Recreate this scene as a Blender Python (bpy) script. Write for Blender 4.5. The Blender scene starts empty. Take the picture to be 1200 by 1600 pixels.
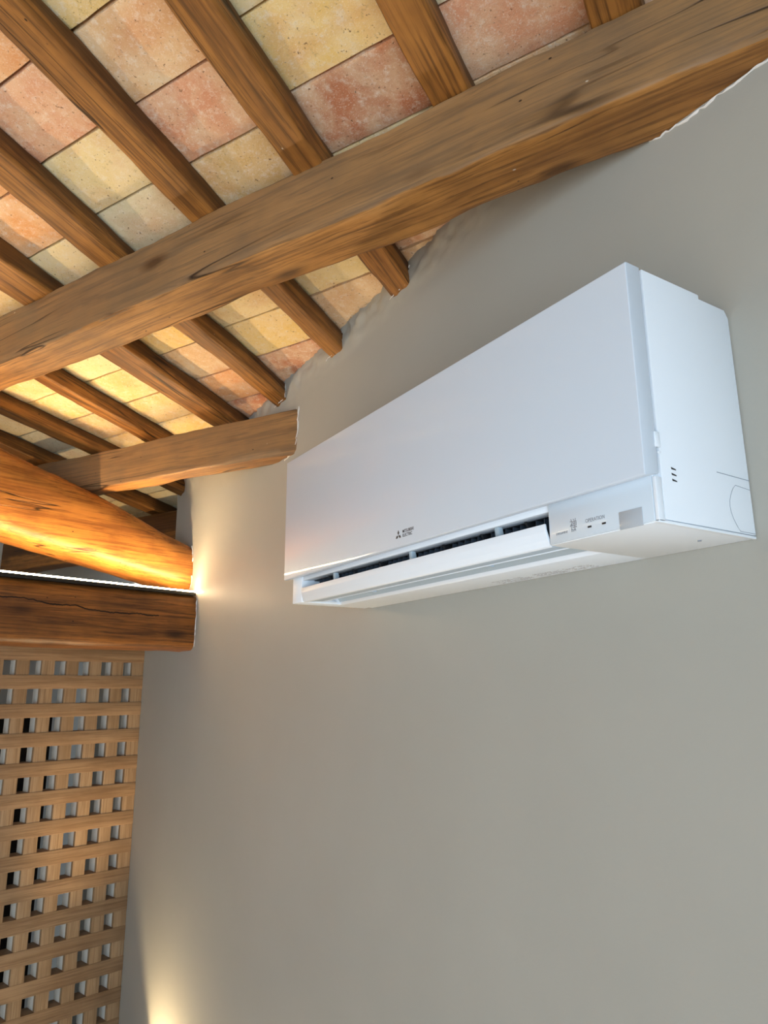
import bpy, bmesh, math, random
from mathutils import Vector, Matrix, noise
import numpy as np

random.seed(7)
SC = bpy.context.scene
COL = SC.collection

def srgb(r, g, b):
    f = lambda c: (c/255/12.92 if c/255 <= .04045 else ((c/255+.055)/1.055)**2.4)
    return (f(r), f(g), f(b), 1.0)

# ------------------------------------------------------------------ camera
F_PX = 1140.24
def rodrigues(r):
    t = math.sqrt(sum(c*c for c in r)); return Matrix.Rotation(t, 3, Vector(r).normalized())
BASE = Matrix(((1, 0, 0), (0, 0, -1), (0, 1, 0)))
RW = BASE @ rodrigues((-0.2155, -0.1254, -0.9954))          # world -> (right, down, forward)
CAM = Vector((1.3543, -0.8219, 1.7308))
cam_data = bpy.data.cameras.new('camera')
cam_data.sensor_fit = 'VERTICAL'; cam_data.sensor_height = 24.0
cam_data.lens = F_PX/1600*24.0
cam_data.clip_start = .01
cam = bpy.data.objects.new('camera', cam_data); COL.objects.link(cam)
rot = Matrix((RW[0], -Vector(RW[1]), -Vector(RW[2]))).transposed()
cam.matrix_world = Matrix.Translation(CAM) @ rot.to_4x4()
SC.camera = cam

# ------------------------------------------------------------------ world, daylight, exposure
SC.view_settings.view_transform = 'Standard'
SC.view_settings.look = 'None'
SC.view_settings.exposure = 0.12
SC.view_settings.gamma = 1.0
SC.view_settings.use_curve_mapping = False
wd = bpy.data.worlds.new('daylight'); SC.world = wd; wd.use_nodes = True
bg = wd.node_tree.nodes['Background']
bg.inputs[0].default_value = (0.70, 0.85, 1.0, 1); bg.inputs[1].default_value = 0.42

def area_light(name, loc, target, sx, sy, power, color):
    l = bpy.data.lights.new(name, 'AREA'); l.shape = 'RECTANGLE'; l.size = sx; l.size_y = sy
    l.energy = power; l.color = color
    o = bpy.data.objects.new(name, l); COL.objects.link(o)
    o.location = loc; o.rotation_euler = (Vector(target)-Vector(loc)).to_track_quat('-Z', 'Y').to_euler()
    return o
area_light('side_daylight_fill', (3.52, -2.6, 1.05), (0.0, -2.3, 1.0), 2.7, 1.9, 135, (0.66, 0.83, 1.0))  # added area lamp out of view, cool daylight from the right
sun_l = bpy.data.lights.new('sun', 'SUN'); sun_l.energy = 11.0; sun_l.color = (1.0, .93, .84); sun_l.angle = math.radians(.6)
sun = bpy.data.objects.new('sun', sun_l); COL.objects.link(sun)
sun.rotation_euler = Vector((-1.0, .12, -.62)).to_track_quat('-Z', 'Y').to_euler()

# ------------------------------------------------------------------ helpers
def link(name, mesh, mat=None, parent=None):
    o = bpy.data.objects.new(name, mesh); COL.objects.link(o)
    if mat: mesh.materials.append(mat)
    if parent: o.parent = parent
    return o
def tag(o, label=None, cat=None, group=None, kind=None):
    if label: o['label'] = label
    if cat: o['category'] = cat
    if group: o['group'] = group
    if kind: o['kind'] = kind
    return o
def empty(name, loc=(0, 0, 0)):
    o = bpy.data.objects.new(name, None); COL.objects.link(o); o.location = loc; o.empty_display_size = .05
    return o
def bm_mesh(bm, name, smooth=False, angle=None):
    me = bpy.data.meshes.new(name)
    bmesh.ops.recalc_face_normals(bm, faces=bm.faces[:])
    bm.to_mesh(me); bm.free()
    if smooth:
        me.polygons.foreach_set('use_smooth', [True]*len(me.polygons))
        if angle: me.set_sharp_from_angle(angle=math.radians(angle))
    return me
def box(bm, x0, x1, y0, y1, z0, z1):
    v = [bm.verts.new(p) for p in ((x0,y0,z0),(x1,y0,z0),(x1,y1,z0),(x0,y1,z0),(x0,y0,z1),(x1,y0,z1),(x1,y1,z1),(x0,y1,z1))]
    for f in ((0,3,2,1),(4,5,6,7),(0,1,5,4),(1,2,6,5),(2,3,7,6),(3,0,4,7)): bm.faces.new([v[i] for i in f])
def bev(bm, w, seg=2):
    bmesh.ops.bevel(bm, geom=bm.edges[:], offset=w, segments=seg, affect='EDGES', profile=.5, clamp_overlap=True)
def bevel_box(name, x0, x1, y0, y1, z0, z1, w=.001, mat=None, parent=None, seg=2):
    bm = bmesh.new(); box(bm, x0, x1, y0, y1, z0, z1)
    if w: bev(bm, w, seg)
    return link(name, bm_mesh(bm, name, True, 40), mat, parent)
def extrude_x(bm, prof, x0, x1):
    a = [bm.verts.new((x0, y, z)) for y, z in prof]; b = [bm.verts.new((x1, y, z)) for y, z in prof]
    n = len(prof)
    bm.faces.new(a[::-1]); bm.faces.new(b)
    for i in range(n): bm.faces.new((a[i], a[(i+1) % n], b[(i+1) % n], b[i]))
def prism_x(name, prof, x0, x1, mat, parent, w=.001, seg=2):
    bm = bmesh.new(); extrude_x(bm, prof, x0, x1)
    bmesh.ops.recalc_face_normals(bm, faces=bm.faces[:])
    if w: bev(bm, w, seg)
    return link(name, bm_mesh(bm, name, True, 40), mat, parent)
def tube(name, pts, r, mat, parent=None, sides=6, rnd=0):
    bm = bmesh.new(); rings = []
    pts = [Vector(p) for p in pts]
    for i, p in enumerate(pts):
        d = (pts[min(i+1, len(pts)-1)]-pts[max(i-1, 0)]).normalized()
        s = d.orthogonal().normalized(); t = d.cross(s)
        rr = r*(1+rnd*random.uniform(-1, 1))
        rings.append([bm.verts.new(p+(s*math.cos(a)+t*math.sin(a))*rr) for a in (2*math.pi*k/sides for k in range(sides))])
    for i in range(len(rings)-1):
        for k in range(sides): bm.faces.new((rings[i][k], rings[i][(k+1) % sides], rings[i+1][(k+1) % sides], rings[i+1][k]))
    bm.faces.new(rings[0][::-1]); bm.faces.new(rings[-1])
    return link(name, bm_mesh(bm, name, True, 50), mat, parent)

# ------------------------------------------------------------------ materials
class NT:
    def __init__(s, name):
        s.m = bpy.data.materials.new(name); s.m.use_nodes = True
        s.t = s.m.node_tree; s.b = s.t.nodes['Principled BSDF']
    def n(s, typ, **kw):
        o = s.t.nodes.new(typ)
        for k, v in kw.items():
            if k in o.inputs: o.inputs[k].default_value = v
            else: setattr(o, k, v)
        return o
    def l(s, a, b): s.t.links.new(a, b)
    def coords(s, scale=(1, 1, 1), loc=(0, 0, 0), rand=True):
        tc = s.n('ShaderNodeTexCoord'); mp = s.n('ShaderNodeMapping')
        mp.inputs['Scale'].default_value = scale; mp.inputs['Location'].default_value = loc
        if rand:
            oi = s.n('ShaderNodeObjectInfo'); ml = s.n('ShaderNodeVectorMath', operation='MULTIPLY_ADD')
            s.l(oi.outputs['Random'], ml.inputs[0]); ml.inputs[1].default_value = (17.3, 31.7, 23.1)
            s.l(tc.outputs['Object'], ml.inputs[2]); s.l(ml.outputs[0], mp.inputs[0])
        else: s.l(tc.outputs['Object'], mp.inputs[0])
        return mp.outputs[0]
    def noise(s, vec, scale, detail=4, rough=.55, dist=0):
        o = s.n('ShaderNodeTexNoise'); s.l(vec, o.inputs['Vector'])
        o.inputs['Scale'].default_value = scale; o.inputs['Detail'].default_value = detail
        o.inputs['Roughness'].default_value = rough; o.inputs['Distortion'].default_value = dist
        return o.outputs['Fac']
    def ramp(s, fac, stops):
        o = s.n('ShaderNodeValToRGB'); r = o.color_ramp
        while len(r.elements) < len(stops): r.elements.new(.5)
        for e, (p, c) in zip(r.elements, stops):
            e.position = p; e.color = c if len(c) == 4 else (*c, 1)
        s.l(fac, o.inputs[0]); return o.outputs[0]
    def mix(s, fac, a, b, mode='MIX'):
        o = s.n('ShaderNodeMix', data_type='RGBA', blend_type=mode)
        for inp, v in ((o.inputs[0], fac), (o.inputs[6], a), (o.inputs[7], b)):
            if isinstance(v, bpy.types.NodeSocket): s.l(v, inp)
            else: inp.default_value = v
        return o.outputs[2]
    def bump(s, h, strength=.3, dist=.002):
        o = s.n('ShaderNodeBump'); o.inputs['Strength'].default_value = strength; o.inputs['Distance'].default_value = dist
        s.l(h, o.inputs['Height']); s.l(o.outputs[0], s.b.inputs['Normal'])
    def math(s, op, a, b=0.0):
        o = s.n('ShaderNodeMath', operation=op)
        for inp, v in ((o.inputs[0], a), (o.inputs[1], b)):
            if isinstance(v, bpy.types.NodeSocket): s.l(v, inp)
            else: inp.default_value = v
        return o.outputs[0]

def plain(name, col, rough=.5, metal=0, spec=.5, coat=0):
    q = NT(name); b = q.b
    b.inputs['Base Color'].default_value = col; b.inputs['Roughness'].default_value = rough
    b.inputs['Metallic'].default_value = metal; b.inputs['Specular IOR Level'].default_value = spec
    b.inputs['Coat Weight'].default_value = coat; b.inputs['Coat Roughness'].default_value = .04
    return q.m

def wood(name, light, mid, dark, grain=1.0, rough=.5, knots=True, bumpd=.002, vertical=False, split=None, face_grey=0, side_shade=0, checks=True):
    q = NT(name)
    if vertical:
        oc = q.coords; q.coords = lambda sc=(1, 1, 1), lo=(0, 0, 0), rand=True: oc((sc[2], sc[1], sc[0]), lo, rand)
    v1 = q.coords((1.6, 42, 42)); v2 = q.coords((.8, 11, 11)); v3 = q.coords((6, 6, 6)); v4 = q.coords((5, 170, 170))
    g1 = q.noise(v1, 1.0, 6, .65, 1.2); g2 = q.noise(v2, 1.0, 4, .6, .8); blot = q.noise(v3, 1.0, 4, .6)
    fine = q.noise(v4, 1.0, 3, .7)
    c = q.ramp(g2, [(.28, mid), (.5, light), (.74, mid)])
    c = q.mix(q.ramp(g1, [(.36, (1, 1, 1)), (.52, (.25, .25, .25)), (.75, (0, 0, 0))]), c, q.mix(.55, mid, dark))
    c = q.mix(q.ramp(blot, [(.42, (0, 0, 0)), (.72, (.55, .55, .55))]), c, dark)
    c = q.mix(q.ramp(fine, [(.34, (.8, .8, .8)), (.52, (0, 0, 0))]), c, dark)
    # checks: long thin dark cracks
    vc = q.coords((.55, 9, 9), (3, 1, 2)); cr = q.noise(vc, 1.0, 3, .55, .6)
    line = q.math('ABSOLUTE', q.math('SUBTRACT', cr, .5)); crack = q.ramp(line, [(0, (1, 1, 1)), (.0045, (.7, .7, .7)), (.009, (0, 0, 0))])
    gate = q.ramp(q.noise(q.coords((2, 3, 3), (9, 4, 1)), 1.0, 2), [(.52, (0, 0, 0)), (.6, (1, 1, 1))])
    crack = q.math('MULTIPLY', q.math('MULTIPLY', crack, gate), 1.0 if checks else 0.0)
    if split:
        tc = q.n('ShaderNodeTexCoord'); sx = q.n('ShaderNodeSeparateXYZ'); q.l(tc.outputs['Object'], sx.inputs[0])
        wv = q.n('ShaderNodeCombineXYZ'); q.l(sx.outputs[0], wv.inputs[0])
        path = q.math('ADD', q.math('MULTIPLY', q.math('SUBTRACT', q.noise(wv.outputs[0], 5, 5, .6), .5), .055), q.math('ADD', q.math('MULTIPLY', sx.outputs[0], split[1]), split[0]))
        wid = q.math('MULTIPLY', q.noise(wv.outputs[0], 9, 3), .0042)
        ln = q.math('LESS_THAN', q.math('ABSOLUTE', q.math('SUBTRACT', sx.outputs[2], path)), wid)
        ln = q.math('MULTIPLY', ln, q.math('MULTIPLY', q.math('GREATER_THAN', sx.outputs[0], split[2]), q.math('LESS_THAN', sx.outputs[0], split[3])))
        crack = q.math('MAXIMUM', crack, ln)
    if face_grey:                                                # vertical faces mixed towards a blotchy grey-brown
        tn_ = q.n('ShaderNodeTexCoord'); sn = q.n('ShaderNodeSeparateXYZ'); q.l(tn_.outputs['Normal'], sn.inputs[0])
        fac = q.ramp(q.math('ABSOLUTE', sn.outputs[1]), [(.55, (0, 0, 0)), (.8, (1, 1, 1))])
        c = q.mix(q.math('MULTIPLY', q.math('MULTIPLY', fac, q.math('ADD', q.math('MULTIPLY', blot, .6), .7)), face_grey), c, srgb(118, 100, 78))
    if side_shade:                                                  # shade along the upper sides, put into the colour
        tw = q.n('ShaderNodeTexCoord'); sw = q.n('ShaderNodeSeparateXYZ'); q.l(tw.outputs['Object'], sw.inputs[0])
        up_ = q.math('ADD', q.math('MULTIPLY', q.math('ABSOLUTE', sw.outputs[1]), .8), sw.outputs[2])
        up_ = q.math('ADD', up_, q.math('MULTIPLY', q.math('SUBTRACT', q.noise(q.coords((5, 14, 14), (1, 8, 3)), 1.0, 5, .65), .5), .06))
        c = q.mix(q.math('MULTIPLY', q.ramp(up_, [(.022, (0, 0, 0)), (.034, (1, 1, 1))]), side_shade), c, (dark[0]*.6, dark[1]*.55, dark[2]*.5, 1))
    blk = (dark[0]*.22, dark[1]*.2, dark[2]*.2, 1)
    c = q.mix(crack, c, blk)
    hgt = q.math('ADD', q.math('MULTIPLY', fine, .35), q.math('MULTIPLY', g1, .6))
    hgt = q.math('SUBTRACT', hgt, q.math('MULTIPLY', crack, 1.2))
    if knots:
        vk = q.coords((3.2, 9, 9), (2, 7, 5)); vo = q.n('ShaderNodeTexVoronoi'); vo.inputs['Scale'].default_value = 1.0
        q.l(vk, vo.inputs['Vector'])
        k = q.ramp(vo.outputs['Distance'], [(.05, (1, 1, 1)), (.10, (.55, .55, .55)), (.17, (0, 0, 0))])
        c = q.mix(q.math('MULTIPLY', k, .8), c, (dark[0]*.5, dark[1]*.45, dark[2]*.4, 1))
        # little white plaster specks and worm holes
        vs = q.n('ShaderNodeTexVoronoi'); vs.inputs['Scale'].default_value = 38; q.l(q.coords((.6, 1, 1)), vs.inputs['Vector'])
        sp = q.ramp(vs.outputs['Distance'], [(.045, (1, 1, 1)), (.075, (0, 0, 0))])
        selv = q.n('ShaderNodeSeparateColor'); q.l(vs.outputs['Color'], selv.inputs[0])
        c = q.mix(q.math('MULTIPLY', sp, q.math('GREATER_THAN', selv.outputs[0], .80)), c, blk)
        c = q.mix(q.math('MULTIPLY', q.math('MULTIPLY', sp, q.math('LESS_THAN', selv.outputs[0], .05)), .7), c, (.6, .55, .46, 1))
    q.l(c, q.b.inputs['Base Color'])
    q.b.inputs['Roughness'].default_value = rough; q.b.inputs['Specular IOR Level'].default_value = .35
    q.bump(hgt, .55, bumpd)
    return q.m

M = {}
M['purlin'] = wood('purlin_wood', srgb(184, 130, 68), srgb(152, 102, 48), srgb(92, 60, 30), face_grey=.55)
M['rafter'] = wood('rafter_wood', srgb(172, 116, 54), srgb(138, 88, 38), srgb(78, 48, 21), side_shade=.75)
M['strut'] = wood('strut_wood', srgb(190, 126, 56), srgb(166, 102, 40), srgb(104, 60, 24), rough=.42)
M['tie'] = wood('tie_wood', srgb(158, 98, 40), srgb(118, 70, 28), srgb(64, 36, 16), rough=.45, split=(-.012, .055, .28, 2.2))
M['oak'] = wood('oak_slat', srgb(162, 130, 96), srgb(149, 117, 83), srgb(118, 88, 60), rough=.55, knots=False, checks=False, bumpd=.0006)

M['oak_v'] = wood('oak_upright', srgb(172, 141, 106), srgb(160, 128, 93), srgb(130, 100, 68), rough=.55, knots=False, checks=False, bumpd=.0006, vertical=True)

def wall_mat(name, col, col2):
    q = NT(name); v = q.coords(rand=False)
    a = q.noise(v, 1.6, 4, .6); f = q.noise(v, 260, 3, .6); f2 = q.noise(v, 40, 3, .5)
    q.l(q.ramp(a, [(.35, col), (.65, col2)]), q.b.inputs['Base Color'])
    q.b.inputs['Roughness'].default_value = .5; q.b.inputs['Specular IOR Level'].default_value = .35
    q.bump(q.math('ADD', q.math('MULTIPLY', f, .5), f2), .22, .0012)
    return q.m
M['wall'] = wall_mat('taupe_wall_paint', srgb(161, 159, 150), srgb(166, 164, 155))
M['far_wall'] = wall_mat('far_wall_paint', srgb(192, 188, 178), srgb(198, 194, 184))
M['plaster'] = wall_mat('raw_plaster', srgb(214, 210, 204), srgb(226, 222, 216))
M['mortar'] = wall_mat('roof_mortar', srgb(120, 116, 108), srgb(140, 134, 124))
M['floor'] = wood('floor_board', srgb(234, 220, 204), srgb(226, 210, 192), srgb(196, 178, 158), knots=False)

def tile_mat():
    q = NT('terracotta_tile'); oi = q.n('ShaderNodeObjectInfo'); base = oi.outputs['Color']
    # the tile is a unit square scaled to size, so undo the scale for an even grain
    v = q.coords((.29, .135, 1)); big = q.noise(v, 11, 5, .62, .4); med = q.noise(v, 60, 5, .75); fine = q.noise(v, 330, 4, .75); pit = q.noise(v, 150, 3, .6)
    c = q.mix(q.ramp(big, [(.36, (0, 0, 0)), (.62, (.85, .85, .85))]), base, q.mix(.6, base, srgb(232, 212, 176)))
    c = q.mix(q.ramp(q.noise(v, 7, 4, .6, .3), [(.50, (0, 0, 0)), (.70, (.7, .7, .7))]), c, q.mix(.55, base, srgb(196, 120, 78)))
    c = q.mix(q.ramp(med, [(.52, (0, 0, 0)), (.70, (.6, .6, .6))]), c, srgb(232, 222, 204))
    c = q.mix(q.ramp(fine, [(.56, (0, 0, 0)), (.68, (.6, .6, .6))]), c, srgb(238, 228, 210))
    c = q.mix(q.ramp(pit, [(.27, (.95, .95, .95)), (.36, (0, 0, 0))]), c, srgb(112, 78, 52))
    c = q.mix(q.ramp(med, [(.26, (.6, .6, .6)), (.40, (0, 0, 0))]), c, q.mix(.6, base, srgb(110, 84, 60)))
    q.l(c, q.b.inputs['Base Color']); q.b.inputs['Roughness'].default_value = .85
    q.b.inputs['Specular IOR Level'].default_value = .2
    q.bump(q.math('ADD', q.math('MULTIPLY', fine, .6), med), .5, .003)
    return q.m
M['tile'] = tile_mat()

# ------------------------------------------------------------------ roof geometry (w runs along the purlins, u down the slope)
W2 = Vector((.9102, .4141)); U2 = Vector((-.4141, .9102)); B1 = -.4414
TH = .048                                                     # rafter depth under the tiles
def slope(a): return min(.165, .19-.11*(a+.27)) if a < .6 else .094
def roof_z(a, b): return 2.64-slope(a)*(b-B1)
def roof(a, b, off=0):
    p = W2*a+U2*b; return Vector((p.x, p.y, roof_z(a, b)+off))
def ab(x, y): p = Vector((x, y)); return p.dot(W2), p.dot(U2)

def ray(x, y): return RW.transposed() @ Vector(((x-600)/F_PX, (y-800)/F_PX, 1))

# ------------------------------------------------------------------ structure: walls, floor, ceiling
def ceiling_contact(x):                                       # height where the tiles meet the wall
    a, b = ab(x, 0); return roof_z(a, b)+TH

def build_wall_back():
    bm = bmesh.new()
    XE, X1 = -1.43, 3.5
    xs = [-2.7, -2.3, -2.0, -1.7]+list(np.arange(XE, 1.6, .010))+[1.6, 2.0, 2.5, 3.0, X1]
    zs = [0, .5, 1.0, 1.5, 1.9, 1.975, 2.1, 2.25]+list(np.arange(2.30, 2.80, .008))+[2.9]
    def yy(x, z):
        if z < 2.28: return 0.0
        d = ceiling_contact(min(x, 1.6))-z
        k = max(0, 1-abs(d-.01)/.07)
        n1 = noise.noise(Vector((x*9, z*9, 1.3))); n2 = noise.noise(Vector((x*38, z*38, 4.1))); n3 = noise.noise(Vector((x*110, z*110, 2.1)))
        r = noise.noise(Vector((x*3, z*3, 8)))*.002
        return r - k*(.008+.008*n1+.008*n2+.009*n3)
    g = [[None if (x < XE-.001 and z > 2) else bm.verts.new((x, yy(x, z) if z < 2.8 else 0, z)) for z in zs] for x in xs]
    for i in range(len(xs)-1):
        for j in range(len(zs)-1):
            q4 = (g[i][j], g[i+1][j], g[i+1][j+1], g[i][j+1])
            if all(q4): bm.faces.new(q4)
    ie = 4; je = zs.index(1.975)
    back = [bm.verts.new((XE, .30, z)) for z in zs[je:]]       # exposed left edge above the tie beam
    for j in range(je, len(zs)-1): bm.faces.new((g[ie][j+1], back[j-je+1], back[j-je], g[ie][j]))
    led_ = [bm.verts.new((x, .30, 1.975)) for x in xs[:ie]]+[back[0]]   # ledge on top of the lower part
    for i in range(ie): bm.faces.new((g[i][je], g[i+1][je], led_[i+1], led_[i]))
    me = bpy.data.meshes.new('wall_back'); bm.to_mesh(me); bm.free()
    me.polygons.foreach_set('use_smooth', [True]*len(me.polygons)); me.set_sharp_from_angle(angle=math.radians(60))
    o = link('wall_back', me, M['wall']); tag(o, 'taupe painted wall carrying the air conditioner', kind='structure')
    return o
wall_back = build_wall_back()
def struct_box(name, label, x0, x1, y0, y1, z0, z1, mat, w=.004):
    o = bevel_box(name, x0, x1, y0, y1, z0, z1, w, mat); tag(o, label, kind='structure'); return o
struct_box('wall_recess', 'recessed wall strip in shadow above the tie beam', -2.7, -1.40, .30, .34, 1.971, 2.9, M['wall'])
struct_box('floor', 'pale floor far below', -4.5, 3.6, -5.0, .3, -.12, 0, M['floor'])

# lattice frame: l runs out from the wall along the screen
LD = Vector((.244, -.97, 0)).normalized(); LN = Vector((.97, .244, 0)).normalized()
L0 = Vector((-1.757, 0, 0))
def frame_matrix(o, xdir, ydir):
    z = Vector((0, 0, 1)); m = Matrix((xdir, ydir, z)).transposed().to_4x4(); m.translation = o; return m
# far wall, 25 cm behind the lattice
bm = bmesh.new(); box(bm, -.9, 3, 1.15, 1.27, 0, 2.9)
far = link('wall_left', bm_mesh(bm, 'wall_left'), M['far_wall']); tag(far, 'grey far wall behind the lattice screen', kind='structure')
far.matrix_world = frame_matrix(L0, LD, -LN)
M['dark'] = plain('dark_interior', srgb(22, 17, 15), .7)
bm = bmesh.new(); box(bm, .012, .62, .80, .84, .003, 1.62)
for k in range(3): box(bm, .06, .58, .785, .80, .12+k*.5, .52+k*.5)
o = link('door_1', bm_mesh(bm, 'door_1'), M['dark']); tag(o, 'dark cupboard door behind the lattice screen', kind='structure'); o.matrix_world = far.matrix_world

# ceiling slab (mortar bed above the tiles)
def build_ceiling():
    bm = bmesh.new(); As = list(np.arange(-3.0, 3.3, .1)); Bs = [-4.2, -3, -2, -1.5, -1, -.5, 0, .25, .5, .75, 1.0, 1.3]
    lo = [[bm.verts.new(roof(a, b, TH+.024)) for b in Bs] for a in As]
    hi = [[bm.verts.new(roof(a, b, TH+.14)) for b in Bs] for a in As]
    for i in range(len(As)-1):
        for j in range(len(Bs)-1):
            bm.faces.new((lo[i][j], lo[i][j+1], lo[i+1][j+1], lo[i+1][j])); bm.faces.new((hi[i][j], hi[i+1][j], hi[i+1][j+1], hi[i][j+1]))
    n, m = len(As)-1, len(Bs)-1
    for i in range(n):
        bm.faces.new((lo[i][0], lo[i+1][0], hi[i+1][0], hi[i][0])); bm.faces.new((lo[i][m], hi[i][m], hi[i+1][m], lo[i+1][m]))
    for j in range(m):
        bm.faces.new((lo[0][j], hi[0][j], hi[0][j+1], lo[0][j+1])); bm.faces.new((lo[n][j], lo[n][j+1], hi[n][j+1], hi[n][j]))
    o = link('ceiling', bm_mesh(bm, 'ceiling'), M['mortar']); tag(o, 'sloping ceiling of terracotta tiles laid on rafters', kind='structure')
    return o
ceiling = build_ceiling()

# right-hand wall out of view; window opening added for daylight from the side
bm = bmesh.new(); box(bm, 3.55, 3.7, -5, -4.0, 0, 3.1); box(bm, 3.55, 3.7, -1.2, .3, 0, 3.1); box(bm, 3.55, 3.7, -4.0, -1.2, 0, .1); box(bm, 3.55, 3.7, -4.0, -1.2, 2.05, 3.1)
tag(link('wall_right', bm_mesh(bm, 'wall_right'), M['wall']), 'taupe side wall with an added, unseen window', kind='structure')

# ------------------------------------------------------------------ timbers
def section(k, hw, hh, rc, n):
    """k-th of n points round a rounded rectangle: 4 arc points at each corner, the rest along the sides"""
    m = n//4; c = k//m; i = k % m; ns = m-4
    sx, sy = ((1, -1), (1, 1), (-1, 1), (-1, -1))[c]
    cx, cy = sx*(hw-rc), sy*(hh-rc); a0 = (-90, 0, 90, 180)[c]
    if i < 4:
        a = math.radians(a0+30*i); return cx+rc*math.cos(a), cy+rc*math.sin(a)
    nx, ny = ((1, 1), (-1, 1), (-1, -1), (1, -1))[c]; t = (i-3)/(ns+1)
    a = math.radians(a0+90); px_, py_ = cx+rc*math.cos(a), cy+rc*math.sin(a)
    b = math.radians((-90, 0, 90, 180)[(c+1) % 4]); qx, qy = nx*(hw-rc)+rc*math.cos(b), ny*(hh-rc)+rc*math.sin(b)
    return px_+(qx-px_)*t, py_+(qy-py_)*t
def timber(name, p0, p1, w, h, mat, label, cat, round_=.2, seg=60, wob=.004, seed=0, w1=None, h1=None, ring=20, side_hint=None, group=None, chip=.003):
    """p0,p1: centre line of the timber; local X runs along it, local Z up."""
    p0, p1 = Vector(p0), Vector(p1); d = (p1-p0); L = d.length; x = d.normalized()
    y = Vector((0, 0, 1)).cross(x).normalized(); z = x.cross(y)
    bm = bmesh.new(); rings = []
    w1 = w if w1 is None else w1; h1 = h if h1 is None else h1
    for i in range(seg+1):
        t = i/seg; ww = (w+(w1-w)*t)/2; hh = (h+(h1-h)*t)/2; r = []
        oy = noise.noise(Vector((t*L*2.2, seed*3.1, 0)))*wob; oz = noise.noise(Vector((t*L*2.2, seed*3.1, 9)))*wob
        for k in range(ring):
            uy, uz = section(k, ww, hh, round_*min(ww, hh), ring); cy, cz = uy, uz
            q = Vector((t*L*9, cy*30+seed*7, cz*30)); n1 = noise.noise(q)*chip + noise.noise(q*3.1)*chip*.4
            edge = min(abs(cy)/ww, abs(cz)/hh)**6
            n1 -= edge*max(0, noise.noise(Vector((t*L*5, seed*5.3+k//5*11, 2))))*chip*4
            f = 1+n1/max(ww, hh)
            r.append(bm.verts.new((t*L, cy*f+oy, cz*f+oz)))
        rings.append(r)
    for i in range(seg):
        for k in range(ring): bm.faces.new((rings[i][k], rings[i][(k+1) % ring], rings[i+1][(k+1) % ring], rings[i+1][k]))
    bm.faces.new(rings[0][::-1]); bm.faces.new(rings[-1])
    o = link(name, bm_mesh(bm, name, True, 38), mat); tag(o, label, cat, group)
    m = Matrix((x, y, z)).transposed().to_4x4(); m.translation = p0; o.matrix_world = m
    return o

# main purlin: underside at z=2.503, front face along y=.455x-.485, buried in the wall at its right end
az = math.radians(24.4); pd = Vector((math.cos(az), math.sin(az), 0)); pn = Vector((-math.sin(az), math.cos(az), 0))
def p1_centre(x): return Vector((x, .455*x-.485, 2.503+.068))+pn*.052
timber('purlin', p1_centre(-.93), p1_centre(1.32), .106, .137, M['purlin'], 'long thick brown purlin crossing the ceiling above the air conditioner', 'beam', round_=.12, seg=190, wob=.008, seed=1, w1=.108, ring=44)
# lower purlin
az2 = math.radians(25.5); qd = Vector((math.cos(az2), math.sin(az2), 0)); qn = Vector((-math.sin(az2), math.cos(az2), 0))
e0 = Vector((-.36, 0, 2.423))+qn*.04
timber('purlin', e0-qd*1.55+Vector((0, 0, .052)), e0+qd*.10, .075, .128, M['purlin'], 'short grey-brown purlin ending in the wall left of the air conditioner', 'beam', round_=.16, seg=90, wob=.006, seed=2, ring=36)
pc = lambda a: Vector((*(W2*a+U2*.69), 2.372))
timber('wall_plate', pc(-2.6), pc(-1.05), .10, .15, M['rafter'], 'shaded wall plate timber behind the log strut', 'beam', round_=.2, seg=50, wob=.004, seed=5, ring=32)
# tie beam
td = Vector((.26, -.965, 0)).normalized(); tn = Vector((-td.y, td.x, 0))   # tn points to +x (front)
if tn.x < 0: tn = -tn
t0 = Vector((-1.13, 0, 1.964))-tn*.095
tie = timber('tie_beam', t0-td*.14, t0+td*2.4, .185, .192, M['tie'], 'dark horizontal tie beam with a light strip along its top edge', 'beam', round_=.35, seg=140, wob=.008, seed=3, ring=40)
# inclined strut log (centre line rises away from the wall)
def strut():
    pts = [(-.14, 2.132, .085), (0, 2.168, .089), (.2, 2.22, .104), (.37, 2.262, .123), (.66, 2.328, .134), (1.2, 2.46, .14), (2.0, 2.66, .14)]
    c = lambda s: (np.interp(s, [p[0] for p in pts], [p[1] for p in pts]), np.interp(s, [p[0] for p in pts], [p[2] for p in pts]))
    bm = bmesh.new(); rings = []; N = 110; R = 40
    base = Vector((-1.13, 0, 0))-tn*.148
    for i in range(N+1):
        s = -.14+i/N*2.1; z, r = c(s)
        z = sum(c(s+k)[0] for k in (-.06, 0, .06))/3; r = sum(c(s+k)[1] for k in (-.08, -.04, 0, .04, .08))/5
        ring = []
        for k in range(R):
            th = 2*math.pi*k/R; cc, ss = math.cos(th), math.sin(th)
            e = 3.0; m = (abs(cc)**e+abs(ss)**e)**(-1/e)
            q = Vector((s*4, cc*1.5, ss*1.5)); n1 = noise.noise(q)*.006+noise.noise(q*4)*.002
            ring.append(bm.verts.new((s, cc*m*(.082+(r-.09)*.2+n1), z+ss*m*(r+n1))))
        rings.append(ring)
    for i in range(N):
        for k in range(R): bm.faces.new((rings[i][k], rings[i][(k+1) % R], rings[i+1][(k+1) % R], rings[i+1][k]))
    bm.faces.new(rings[0][::-1]); bm.faces.new(rings[-1])
    o = link('roof_strut', bm_mesh(bm, 'roof_strut', True, 50), M['strut'])
    tag(o, 'inclined orange log strut resting just above the lit tie beam', 'beam')
    o.matrix_world = frame_matrix(base, td, Vector((-td.y, td.x, 0)))
strut()

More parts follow.
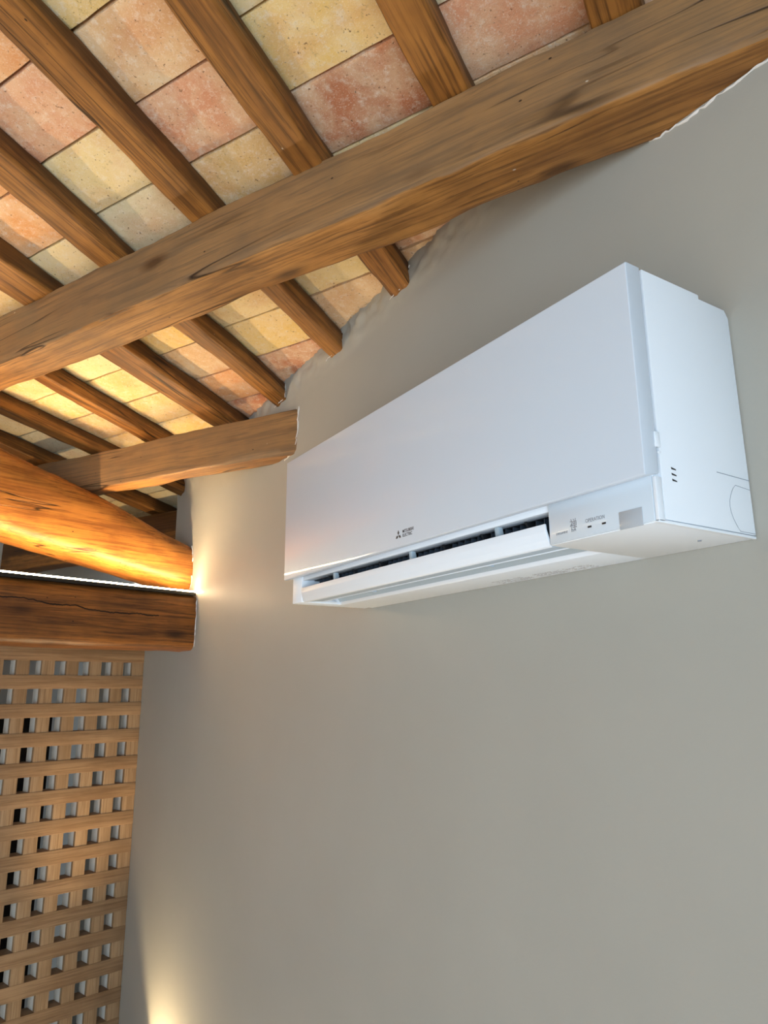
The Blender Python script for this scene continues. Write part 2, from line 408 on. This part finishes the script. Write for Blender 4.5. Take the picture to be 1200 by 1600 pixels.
# light strip on the tie beam
M['led'] = NT('led_glow'); q = M['led']; q.b.inputs['Base Color'].default_value = (1, .9, .75, 1)
q.b.inputs['Emission Color'].default_value = (1.0, .73, .41, 1); q.b.inputs['Emission Strength'].default_value = 98; M['led'] = q.m
M['black'] = plain('black_aluminium', srgb(18, 16, 15), .4)
led = empty('light_strip'); led.matrix_world = frame_matrix(Vector((-1.13, 0, 2.052))-tn*.013, td, tn)
tag(led, 'thin glowing light strip in black channel on top of the tie beam', 'light strip')
bevel_box('channel', .004, 2.3, -.012, .012, 0, .012, .001, M['black'], led)
bevel_box('diffuser', .006, 2.29, -.010, .0115, .012, .0165, .0008, M['led'], led)

# rafters: (a,b) on the underside's left edge, (a,b) on the tile edge of the right side
RAF = {}
def rafter(key, L, Rr, b0, b1, label):
    """L/R: two (a,b) points of the left underside edge / right upper edge"""
    def at(p, b): (a0, c0), (a1, c1) = p; return a0+(a1-a0)*(b-c0)/(c1-c0)
    l0, l1, r0, r1 = at(L, b0), at(L, b1), at(Rr, b0), at(Rr, b1)
    RAF[key] = lambda b: ((at(L, b)+at(Rr, b))/2)
    p0 = roof((l0+r0)/2, b0, TH/2-.001); p1 = roof((l1+r1)/2, b1, TH/2-.001)
    timber('rafter', p0, p1, max(.05, r0-l0), TH+.002, M['rafter'], label, 'rafter', round_=.22, seg=110, wob=.007, seed=len(RAF)+10,
           w1=max(.05, r1-l1), ring=32, group='rafters under the ceiling tiles', chip=.0025)
RB0 = -1.75
rafter('z', [(1.02, -.5), (.98, .2)], [(1.09, -.5), (1.05, .2)], RB0, -.30, 'brown rafter beyond the right end of the long purlin')
rafter('a', [(.690, -.484), (.675, -.25)], [(.760, -.484), (.745, -.25)], RB0, -.24, 'rafter stub touching the long purlin at the top right edge of the view')
rafter('b', [(.4447, -.627), (.4314, -.445)], [(.510, -.627), (.495, -.445)], RB0, -.27, 'short rafter meeting the long purlin right of its middle')
rafter('c', [(.1817, -.772), (.1088, -.061)], [(.247, -.772), (.1725, -.061)], RB0, .04, 'rafter whose dark lower stub enters the wall above the air conditioner')
rafter('d', [(-.088, -.86), (-.157, .055)], [(-.0205, -.836), (-.101, .055)], RB0, .12, 'rafter with a deep knotty scar crossing behind the long purlin')
rafter('e', [(-.383, -.69), (-.44, .19)], [(-.313, -.73), (-.409, .245)], RB0, .34, 'rafter ending at the wall end of the short purlin')
rafter('f', [(-.693, -.50), (-.70, .19)], [(-.601, -.56), (-.655, .25)], RB0, 1.0, 'rafter running down to the middle of the short purlin')
rafter('g', [(-1.008, -.22), (-1.02, .17)], [(-.950, -.18), (-.96, .25)], -1.3, 1.0, 'rafter crossing the lit yellow tiles left of the short purlin middle')
rafter('h', [(-1.31, -.18), (-1.29, .15)], [(-1.255, -.19), (-1.235, .23)], -1.3, 1.0, 'shaded dark rafter at the left end of the short purlin')
rafter('i', [(-1.585, -.09), (-1.575, .20)], [(-1.52, -.09), (-1.51, .20)], -1.3, 1.0, 'darkest rafter just above the log strut at the left edge')
rafter('j', [(-1.87, -.09), (-1.86, .20)], [(-1.81, -.09), (-1.80, .20)], -1.3, 1.0, 'dark rafter hidden behind the log strut')

# ------------------------------------------------------------------ ceiling tiles
CO = {'yellow': srgb(228, 194, 122), 'cream': srgb(228, 205, 150), 'grey': srgb(208, 194, 156), 'pink': srgb(208, 150, 116),
      'beige': srgb(216, 174, 128), 'red': srgb(190, 124, 88), 'orange': srgb(216, 156, 102), 'tan': srgb(212, 172, 110), 'brown': srgb(168, 104, 74)}
TP = .1375
def tile_meshes():
    out = []
    for s in range(5):
        bm = bmesh.new(); nx, ny = 10, 6
        def pt(i, j, z):
            x, y = i/nx-.5, j/ny-.5
            ex = .006*noise.noise(Vector((s*9.1, y*14, 3+(x > 0)*5))) if i in (0, nx) else 0
            ey = .010*noise.noise(Vector((x*12, s*7.7, 3+(y > 0)*5))) if j in (0, ny) else 0
            dz = .0025*noise.noise(Vector((x*6, y*6, s*3.3))) if z == 0 else 0
            if z == 0 and (i in (0, nx) or j in (0, ny)): dz += .0025
            return bm.verts.new((x+ex, y+ey, z+dz))
        g = [[pt(i, j, 0) for j in range(ny+1)] for i in range(nx+1)]
        for i in range(nx):
            for j in range(ny): bm.faces.new((g[i][j], g[i][j+1], g[i+1][j+1], g[i+1][j]))
        rim = [g[i][0] for i in range(nx)]+[g[nx][j] for j in range(ny)]+[g[i][ny] for i in range(nx, 0, -1)]+[g[0][j] for j in range(ny, 0, -1)]
        up = [bm.verts.new((v.co.x, v.co.y, .023)) for v in rim]
        n = len(rim)
        for i in range(n): bm.faces.new((rim[i], rim[(i+1) % n], up[(i+1) % n], up[i]))
        bm.faces.new(up[::-1])
        me = bm_mesh(bm, 'ceiling_tile', True, 50); me.materials.append(M['tile']); out.append(me)
    return out
TM = tile_meshes()
# per bay: one joint position, then the tile colours going down the slope from that joint, then those going up from it
BAYS = [('a', 'z', -.400, ['pink', 'beige'], ['cream', 'grey', 'cream']),
        ('b', 'a', -.400, ['beige', 'pink'], ['pink', 'grey', 'cream']),
        ('c', 'b', -.533, ['red', 'cream', 'pink', 'beige', 'cream'], ['yellow', 'cream', 'yellow', 'pink', 'yellow']),
        ('d', 'c', -.645, ['pink', 'tan', 'grey', 'cream', 'beige', 'yellow', 'cream'], ['beige', 'yellow', 'tan', 'cream', 'pink']),
        ('e', 'd', -.646, ['cream', 'grey', 'grey', 'cream', 'yellow', 'red', 'brown', 'red'], ['pink', 'orange', 'pink', 'pink', 'cream']),
        ('f', 'e', -.634, ['orange', 'cream', 'yellow', 'yellow', 'beige', 'orange', 'red', 'brown', 'brown', 'grey', 'tan', 'cream'], ['orange', 'beige', 'tan', 'grey', 'pink']),
        ('g', 'f', -.634, ['cream', 'yellow', 'grey', 'cream', 'yellow', 'yellow', 'yellow', 'tan', 'grey', 'cream', 'grey', 'tan', 'cream'], ['cream', 'tan', 'beige']),
        ('h', 'g', -.634, ['beige', 'cream', 'tan', 'yellow', 'yellow', 'tan', 'yellow', 'grey', 'grey', 'cream', 'grey', 'tan', 'cream'], ['yellow', 'grey', 'tan']),
        ('i', 'h', -.640, ['grey', 'cream', 'grey', 'tan', 'cream', 'grey', 'grey', 'tan', 'grey', 'cream', 'grey', 'tan', 'cream'], ['grey', 'cream', 'yellow']),
        ('j', 'i', -.640, ['cream', 'grey', 'cream', 'grey', 'grey', 'tan', 'grey', 'grey', 'grey', 'cream', 'grey', 'tan', 'cream'], ['grey', 'cream', 'yellow'])]
for kl, kr, j0, down, up in BAYS:
    seq = list(reversed(up))+list(down)
    for r in range(-len(up)-2, len(down)):
        idx = r+len(up); col = CO[seq[idx]] if 0 <= idx < len(seq) else CO[random.choice(['yellow', 'cream', 'grey', 'pink', 'beige', 'tan'])]
        bc = j0+TP*(r+.5)
        if bc < -1.7: continue
        al, ar = RAF[kl](bc), RAF[kr](bc)
        p = roof((al+ar)/2, bc, TH+.001)
        ex = (roof(ar, bc)-roof(al, bc)); wdt = ex.length; ex.normalize()
        dn = (roof((al+ar)/2, bc+.05)-roof((al+ar)/2, bc-.05)).normalized()
        ez = ex.cross(dn).normalized(); dn = ez.cross(ex)
        o = bpy.data.objects.new('ceiling_tile', random.choice(TM)); COL.objects.link(o); o.parent = ceiling
        m = Matrix((ex*(wdt-.006), dn*(TP-.004), ez)).transposed().to_4x4()
        m.translation = p+ez*random.uniform(-.0005, .002); o.matrix_world = m @ Matrix.Rotation(random.uniform(-.006, .006), 4, 'Z')
        j = random.uniform(.95, 1.05); o.color = (min(1, col[0]*j), min(1, col[1]*j), min(1, col[2]*j), 1)

# ragged raw plaster edges where timbers enter the wall
def ragged(pts, r=.003, step=.008, amp=.004):
    out = []
    for A, B in zip(pts[:-1], pts[1:]):
        A, B = Vector(A), Vector(B); n = max(2, int((B-A).length/step))
        for i in range(n):
            p = A.lerp(B, i/n); out.append(p+Vector((random.uniform(-amp, amp), -.001+random.uniform(-.001, .001), random.uniform(-amp, amp)*.7)))
    return tube('plaster_edge', out, r, M['plaster'], wall_back, 6, .6)
ragged([(.80, 0, 2.505), (.86, 0, 2.500), (1.0, 0, 2.502), (1.14, 0, 2.501), (1.2, 0, 2.503)], .0016)
ragged([(-.352, 0, 2.49), (-.358, 0, 2.42), (-.372, 0, 2.376), (-.40, 0, 2.362), (-.45, 0, 2.357)], .0016, amp=.004)
for k in 'cde':
    fn = RAF[k]
    # centre where the rafter crosses the wall plane
    best = min((abs(roof(fn(b), b).y), b) for b in np.arange(-.6, .4, .005))[1]; P = roof(fn(best), best)
    hw = .036
    ragged([(P.x-hw, -.009, P.z-.003), (P.x, -.010, P.z), (P.x+hw, -.009, P.z+.005), (P.x+hw+.005, -.008, P.z+TH)], .0009, .005, .003)
ragged([(-1.129, -.001, 1.878), (-1.126, -.001, 1.93), (-1.126, -.001, 2.0), (-1.13, -.001, 2.045)], .0013, amp=.002)
ragged([(-1.196, -.001, 2.09), (-1.197, -.001, 2.15), (-1.199, -.001, 2.215), (-1.215, -.001, 2.25)], .0014, amp=.003)

# ------------------------------------------------------------------ lattice screen
M['daylit_side'] = plain('daylit_slat_side', srgb(212, 206, 194), .55)  # oak slat sides; their grey look in daylight is put into the colour
lat = empty('lattice_screen', (0, 0, 0)); lat.matrix_world = frame_matrix(L0, LD, -LN)
tag(lat, 'oak lattice screen of crossing slats under the tie beam', 'screen')
LLEN = 1.25
for k in range(-2, 20):
    zt = 1.792-.1025*k+.0                                     # top of the slat below opening k
    z0 = zt-.0495
    if z0 < .02: break
    bevel_box('horizontal_slat', 0.0, LLEN, 0, .066, z0, zt, .0012, M['oak'], lat)
for k in range(14):
    x0 = 0.0 if k == 0 else .088+.0915*(k-1); x1 = .049 if k == 0 else x0+.046
    v = bevel_box('vertical_slat', x0, x1, .002, .018, .03, 1.99, .0008, M['oak_v'], lat)
    bevel_box('slat_side', x0+.001, x1-.001, .0175, .0655, .03, 1.985, .0005, M['daylit_side'], v)

# ------------------------------------------------------------------ air conditioner
AW, AH = .885, .299
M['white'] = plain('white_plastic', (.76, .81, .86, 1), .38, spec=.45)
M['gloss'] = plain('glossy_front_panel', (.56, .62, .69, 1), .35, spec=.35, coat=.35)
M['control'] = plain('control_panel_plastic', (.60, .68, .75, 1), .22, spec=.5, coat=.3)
M['cavity'] = plain('outlet_black', (.012, .013, .015, 1), .45)
M['outlet'] = plain('outlet_grey_plastic', (.42, .50, .55, 1), .45)
M['sensor'] = plain('sensor_window_plastic', (.42, .46, .50, 1), .2)
M['ink'] = plain('dark_print', (.02, .016, .016, 1), .4)
M['greyink'] = plain('grey_print', (.20, .22, .25, 1), .4)
ac = empty('air_conditioner', (0, 0, 1.9))
tag(ac, 'white wall-mounted split air conditioner with open outlet flap', 'air conditioner')
FY = -.160                                                    # front of the housing
top = [(0, .056), (FY, .056), (FY, .299), (-.060, .299), (-.060, .2935), (-.008, .2935), (0, .283)]
prism_x('housing', top, .006, AW-.003, M['white'], ac, .0012)
# seam-separated side plate on the right, with the trim strips around it
sp = [(-.002, .0035), (-.167, .0035), (-.167, .2985), (-.0605, .2985), (-.0605, .293), (-.0085, .293), (-.002, .283)]
side = prism_x('side_plate', sp, AW-.006, AW, M['white'], ac, .0008)
prism_x('end_block', [(-.001, 0), (-.1775, 0), (-.1775, .0555), (-.001, .0555)], .7285, AW-.0035, M['white'], ac, .0012)
bevel_box('corner_trim', AW-.0045, AW+.0002, -.1785, -.1685, .0005, .0495, .0008, M['white'], ac)
bevel_box('bottom_trim', AW-.0045, AW+.0002, -.1785, -.002, -.0008, .0026, .0006, M['white'], ac)
prism_x('end_block', [(-.006, .001), (-.1775, .001), (-.1775, .0555), (-.006, .0555)], .006, .047, M['white'], ac, .0012)
prism_x('bottom_plate', [(-.001, 0), (-.086, 0), (-.091, .006), (-.001, .012)], .030, .7295, M['white'], ac, .0012)
prism_x('outlet_lip', [(-.1755, .054), (-.1755, .0435), (-.150, .0455), (-.150, .054)], .046, .7285, M['white'], ac, .0010)
# outlet: grey curved duct wall, dark inner box with rotor slats and guide vanes
def duct():
    bm = bmesh.new(); prof = [(-.088, .003), (-.098, .016), (-.106, .032), (-.110, .0555), (-.104, .0555), (-.098, .034), (-.09, .02), (-.08, .006)]
    extrude_x(bm, prof, .047, .7285); return link('duct_wall', bm_mesh(bm, 'duct_wall', True, 50), M['outlet'], ac)
duct()
bevel_box('outlet_cavity', .048, .728, -.150, -.108, .0445, .056, 0, M['cavity'], ac)
bevel_box('cavity_back', .048, .728, -.132, -.110, .018, .0445, 0, M['cavity'], ac)
M['dkblue'] = plain('rotor_fin_plastic', (.05, .065, .085, 1), .3)
for k in range(44):
    x = .07+k*.0148
    bevel_box('rotor_fin', x, x+.0012, -.150, -.131, .024, .0445, 0, M['dkblue'], ac)
for k, x in enumerate((.125, .215, .305, .395, .485, .575, .665)):
    prism_x('guide_vane', [(-.160, .0440), (-.140, .0440), (-.132, .020), (-.148, .026)], x, x+.004, M['cavity'], ac, .0004)
for x in (.165, .415, .62):
    prism_x('flap_arm', [(-.172, .0435), (-.164, .0435), (-.160, .022), (-.170, .022)], x, x+.008, M['outlet'], ac, .0006)
# flap: curved blade hanging in front of the outlet
fo = [(-.1835, .0275), (-.1828, .018), (-.180, .008), (-.1765, .0005), (-.173, -.001)]
fi = [(-.171, .002), (-.176, .010), (-.180, .0205), (-.1808, .0275)]
flap = prism_x('flap', fo+fi, .0555, .7255, M['white'], ac, .0005)
M['inner'] = plain('flap_underside_shade', (.46, .56, .66, 1), .4)  # underside of the white flap, its bluish shade put into the colour
prism_x('flap_underside', [(-.1725, .0002), (-.1725, .004), (-.138, .007), (-.138, .0035)], .058, .7245, M['inner'], ac, .0004)
prism_x('flap_edge', [(-.1378, .0022), (-.1378, .0072), (-.1345, .0076), (-.1345, .0028)], .058, .7245, M['white'], ac, .0005)
for x in (.20, .53): bevel_box('flap_bracket', x, x+.005, -.1345, -.100, .008, .016, .0006, M['inner'], ac)
prism_x('flap_end', [(-.176, .0035), (-.172, .022), (-.120, .012), (-.10, .0035)], .0472, .0535, M['white'], ac, .0006)
# front panel
pp = [(-.195, .2985), (-.195, .0492), (-.1925, .0482), (-.1715, .0528), (-.1705, .2995), (-.1925, .2998)]
panel = prism_x('front_panel', pp, 0, AW, M['gloss'], ac, .0012, 3)
# control strip
ctl = bevel_box('control_strip', .7287, .8803, -.1795, -.1772, .0012, .0535, .0008, M['control'], ac)
bevel_box('sensor_window', .835, .866, -.1802, -.1792, -.0006, .0195, .0006, M['sensor'], ctl)
for x in (.7895, .8105): bevel_box('indicator', x, x+.0056, -.18, -.1794, .0105, .0127, .0004, M['ink'], ctl)
# side details
for k in range(3):
    z = .0625-.0066*k
    bm = bmesh.new(); v = [bm.verts.new((AW+.0002, y, zz)) for y, zz in ((-.1500, z+.0012), (-.1420, z-.0002), (-.1416, z-.0016), (-.1496, z-.0012))]
    r = bmesh.ops.extrude_face_region(bm, geom=[bm.faces.new(v)])
    for w_ in r['geom']:
        if isinstance(w_, bmesh.types.BMVert): w_.co.x -= .001
    link('vent_slot', bm_mesh(bm, 'vent_slot'), M['cavity'], side)
M['seam'] = plain('seam_shadow_grey', srgb(120, 130, 142), .6)
arc = [(AW+.0001, -.003, .0585), (AW+.0001, -.032, .0605)]+[(AW+.0001, -.034-.014*math.sin(t*math.pi), .0605-.055*t) for t in (.08, .16, .26, .38, .5, .62, .74, .84, .92)]+[(AW+.0001, -.033, .0052), (AW+.0001, -.003, .0052)]
tube('knockout_line', arc, .0003, M['seam'], side, 5)
tube('cover_line', [(AW+.0001, -.066, .0712), (AW+.0001, -.002, .0702)], .0004, M['seam'], side, 5)
bevel_box('panel_catch', AW-.002, AW+.0015, -.1735, -.1655, .083, .1005, .0008, M['white'], ac)
bevel_box('panel_catch', AW-.002, AW+.0008, -.1700, -.1650, .0765, .0790, .0006, M['white'], ac)
tube('screw_mark', [(.842, -.052, -.0003), (.846, -.050, -.0003)], .0012, M['greyink'], ac, 6)

def text(name, body, size, x, z, y, mat, parent, rotz=None, sx=1.0, bold=0):
    cu = bpy.data.curves.new(name, 'FONT'); cu.body = body; cu.size = size; cu.extrude = .00008; cu.offset = bold
    t = bpy.data.objects.new(name, cu); COL.objects.link(t)
    me = bpy.data.meshes.new_from_object(t.evaluated_get(bpy.context.evaluated_depsgraph_get()))
    bpy.data.objects.remove(t); bpy.data.curves.remove(cu)
    o = link(name, me, None, parent); me.materials.clear(); me.materials.append(mat)
    o.matrix_local = Matrix.Translation((x, y, z)) @ Matrix.Rotation(math.pi/2, 4, 'X') @ Matrix.Diagonal((sx, 1, 1, 1))
    return o
# emblem: three rhombi, with the lettering beside it
LX, LZ, R_ = .4205, .0665, .0085
bm = bmesh.new()
for ang in (90, 210, 330):
    d = Vector((math.cos(math.radians(ang)), math.sin(math.radians(ang)))); n_ = Vector((-d.y, d.x))
    q4 = [d*.0004, d*R_*.5+n_*R_*.29, d*R_, d*R_*.5-n_*R_*.29]
    a_ = [bm.verts.new((LX+p.x, -.1952, LZ+p.y)) for p in q4]; b_ = [bm.verts.new((LX+p.x, -.1948, LZ+p.y)) for p in q4]
    bm.faces.new(a_); bm.faces.new(b_[::-1])
    for i in range(4): bm.faces.new((a_[i], b_[i], b_[(i+1) % 4], a_[(i+1) % 4]))
link('emblem', bm_mesh(bm, 'emblem'), M['ink'], panel)
text('maker_lettering', 'MITSUBISHI', .0070, .4320, .0685, -.1951, M['ink'], panel, sx=.86, bold=.0001)
text('maker_lettering', 'ELECTRIC', .0070, .4320, .0620, -.1951, M['ink'], panel, sx=.86, bold=.0001)
text('operation_lettering', 'OPERATION', .0062, .7865, .0172, -.17965, M['greyink'], ctl, sx=.83)
text('model_lettering', 'KIRIGAMINE', .0042, .7395, .0106, -.17965, M['greyink'], ctl, sx=.83)
text('model_lettering', 'ZEN', .0042, .7640, .0106, -.17965, M['greyink'], ctl, sx=.95)
text('model_symbol', '\u7985', .0150, .7625, .0135, -.17965, M['greyink'], ctl, sx=.75)
# faint rows of fine print on the underside
bm = bmesh.new(); rr = random.Random(3)
for blk in ((.45, .53), (.54, .60), (.605, .655)):
    for row in range(6):
        x = blk[0]+rr.uniform(0, .006); y = -.034+row*.0046
        while x < blk[1]:
            l_ = rr.uniform(.002, .009)
            if rr.random() < .7: box(bm, x, min(blk[1], x+l_), y, y+.0015, -.00025, .0002)
            x += l_+rr.uniform(.001, .003)
o = link('fine_print', bm_mesh(bm, 'fine_print'), plain('faint_print', (.38, .37, .37, 1), .5), ac); o['kind'] = 'stuff'

# ------------------------------------------------------------------ wall up-light just below the view
sc = empty('wall_sconce', (-1.20, 0, .43)); tag(sc, 'small wall up-light glowing on the wall beside the lattice', 'wall lamp')
bevel_box('back_plate', -.05, .05, -.012, 0, -.05, .05, .002, M['white'], sc)
bm = bmesh.new()
box(bm, -.09, .24, -.105, -.100, -.03, .11); box(bm, -.09, .24, -.012, -.007, -.03, .11)
box(bm, -.09, -.085, -.100, -.012, -.03, .11); box(bm, .235, .24, -.100, -.012, -.03, .11); box(bm, -.085, .235, -.100, -.012, -.03, -.025)
link('shade', bm_mesh(bm, 'shade'), M['white'], sc)
sl = bpy.data.lights.new('sconce_bulb', 'SPOT'); sl.energy = 60; sl.color = (1, .74, .42); sl.spot_size = math.radians(140); sl.spot_blend = 1.0; sl.shadow_soft_size = .02
so = bpy.data.objects.new('sconce_bulb', sl); COL.objects.link(so); so.parent = sc; so.location = (0, -.055, .0); so.rotation_euler = (math.pi+.12, 0, 0)
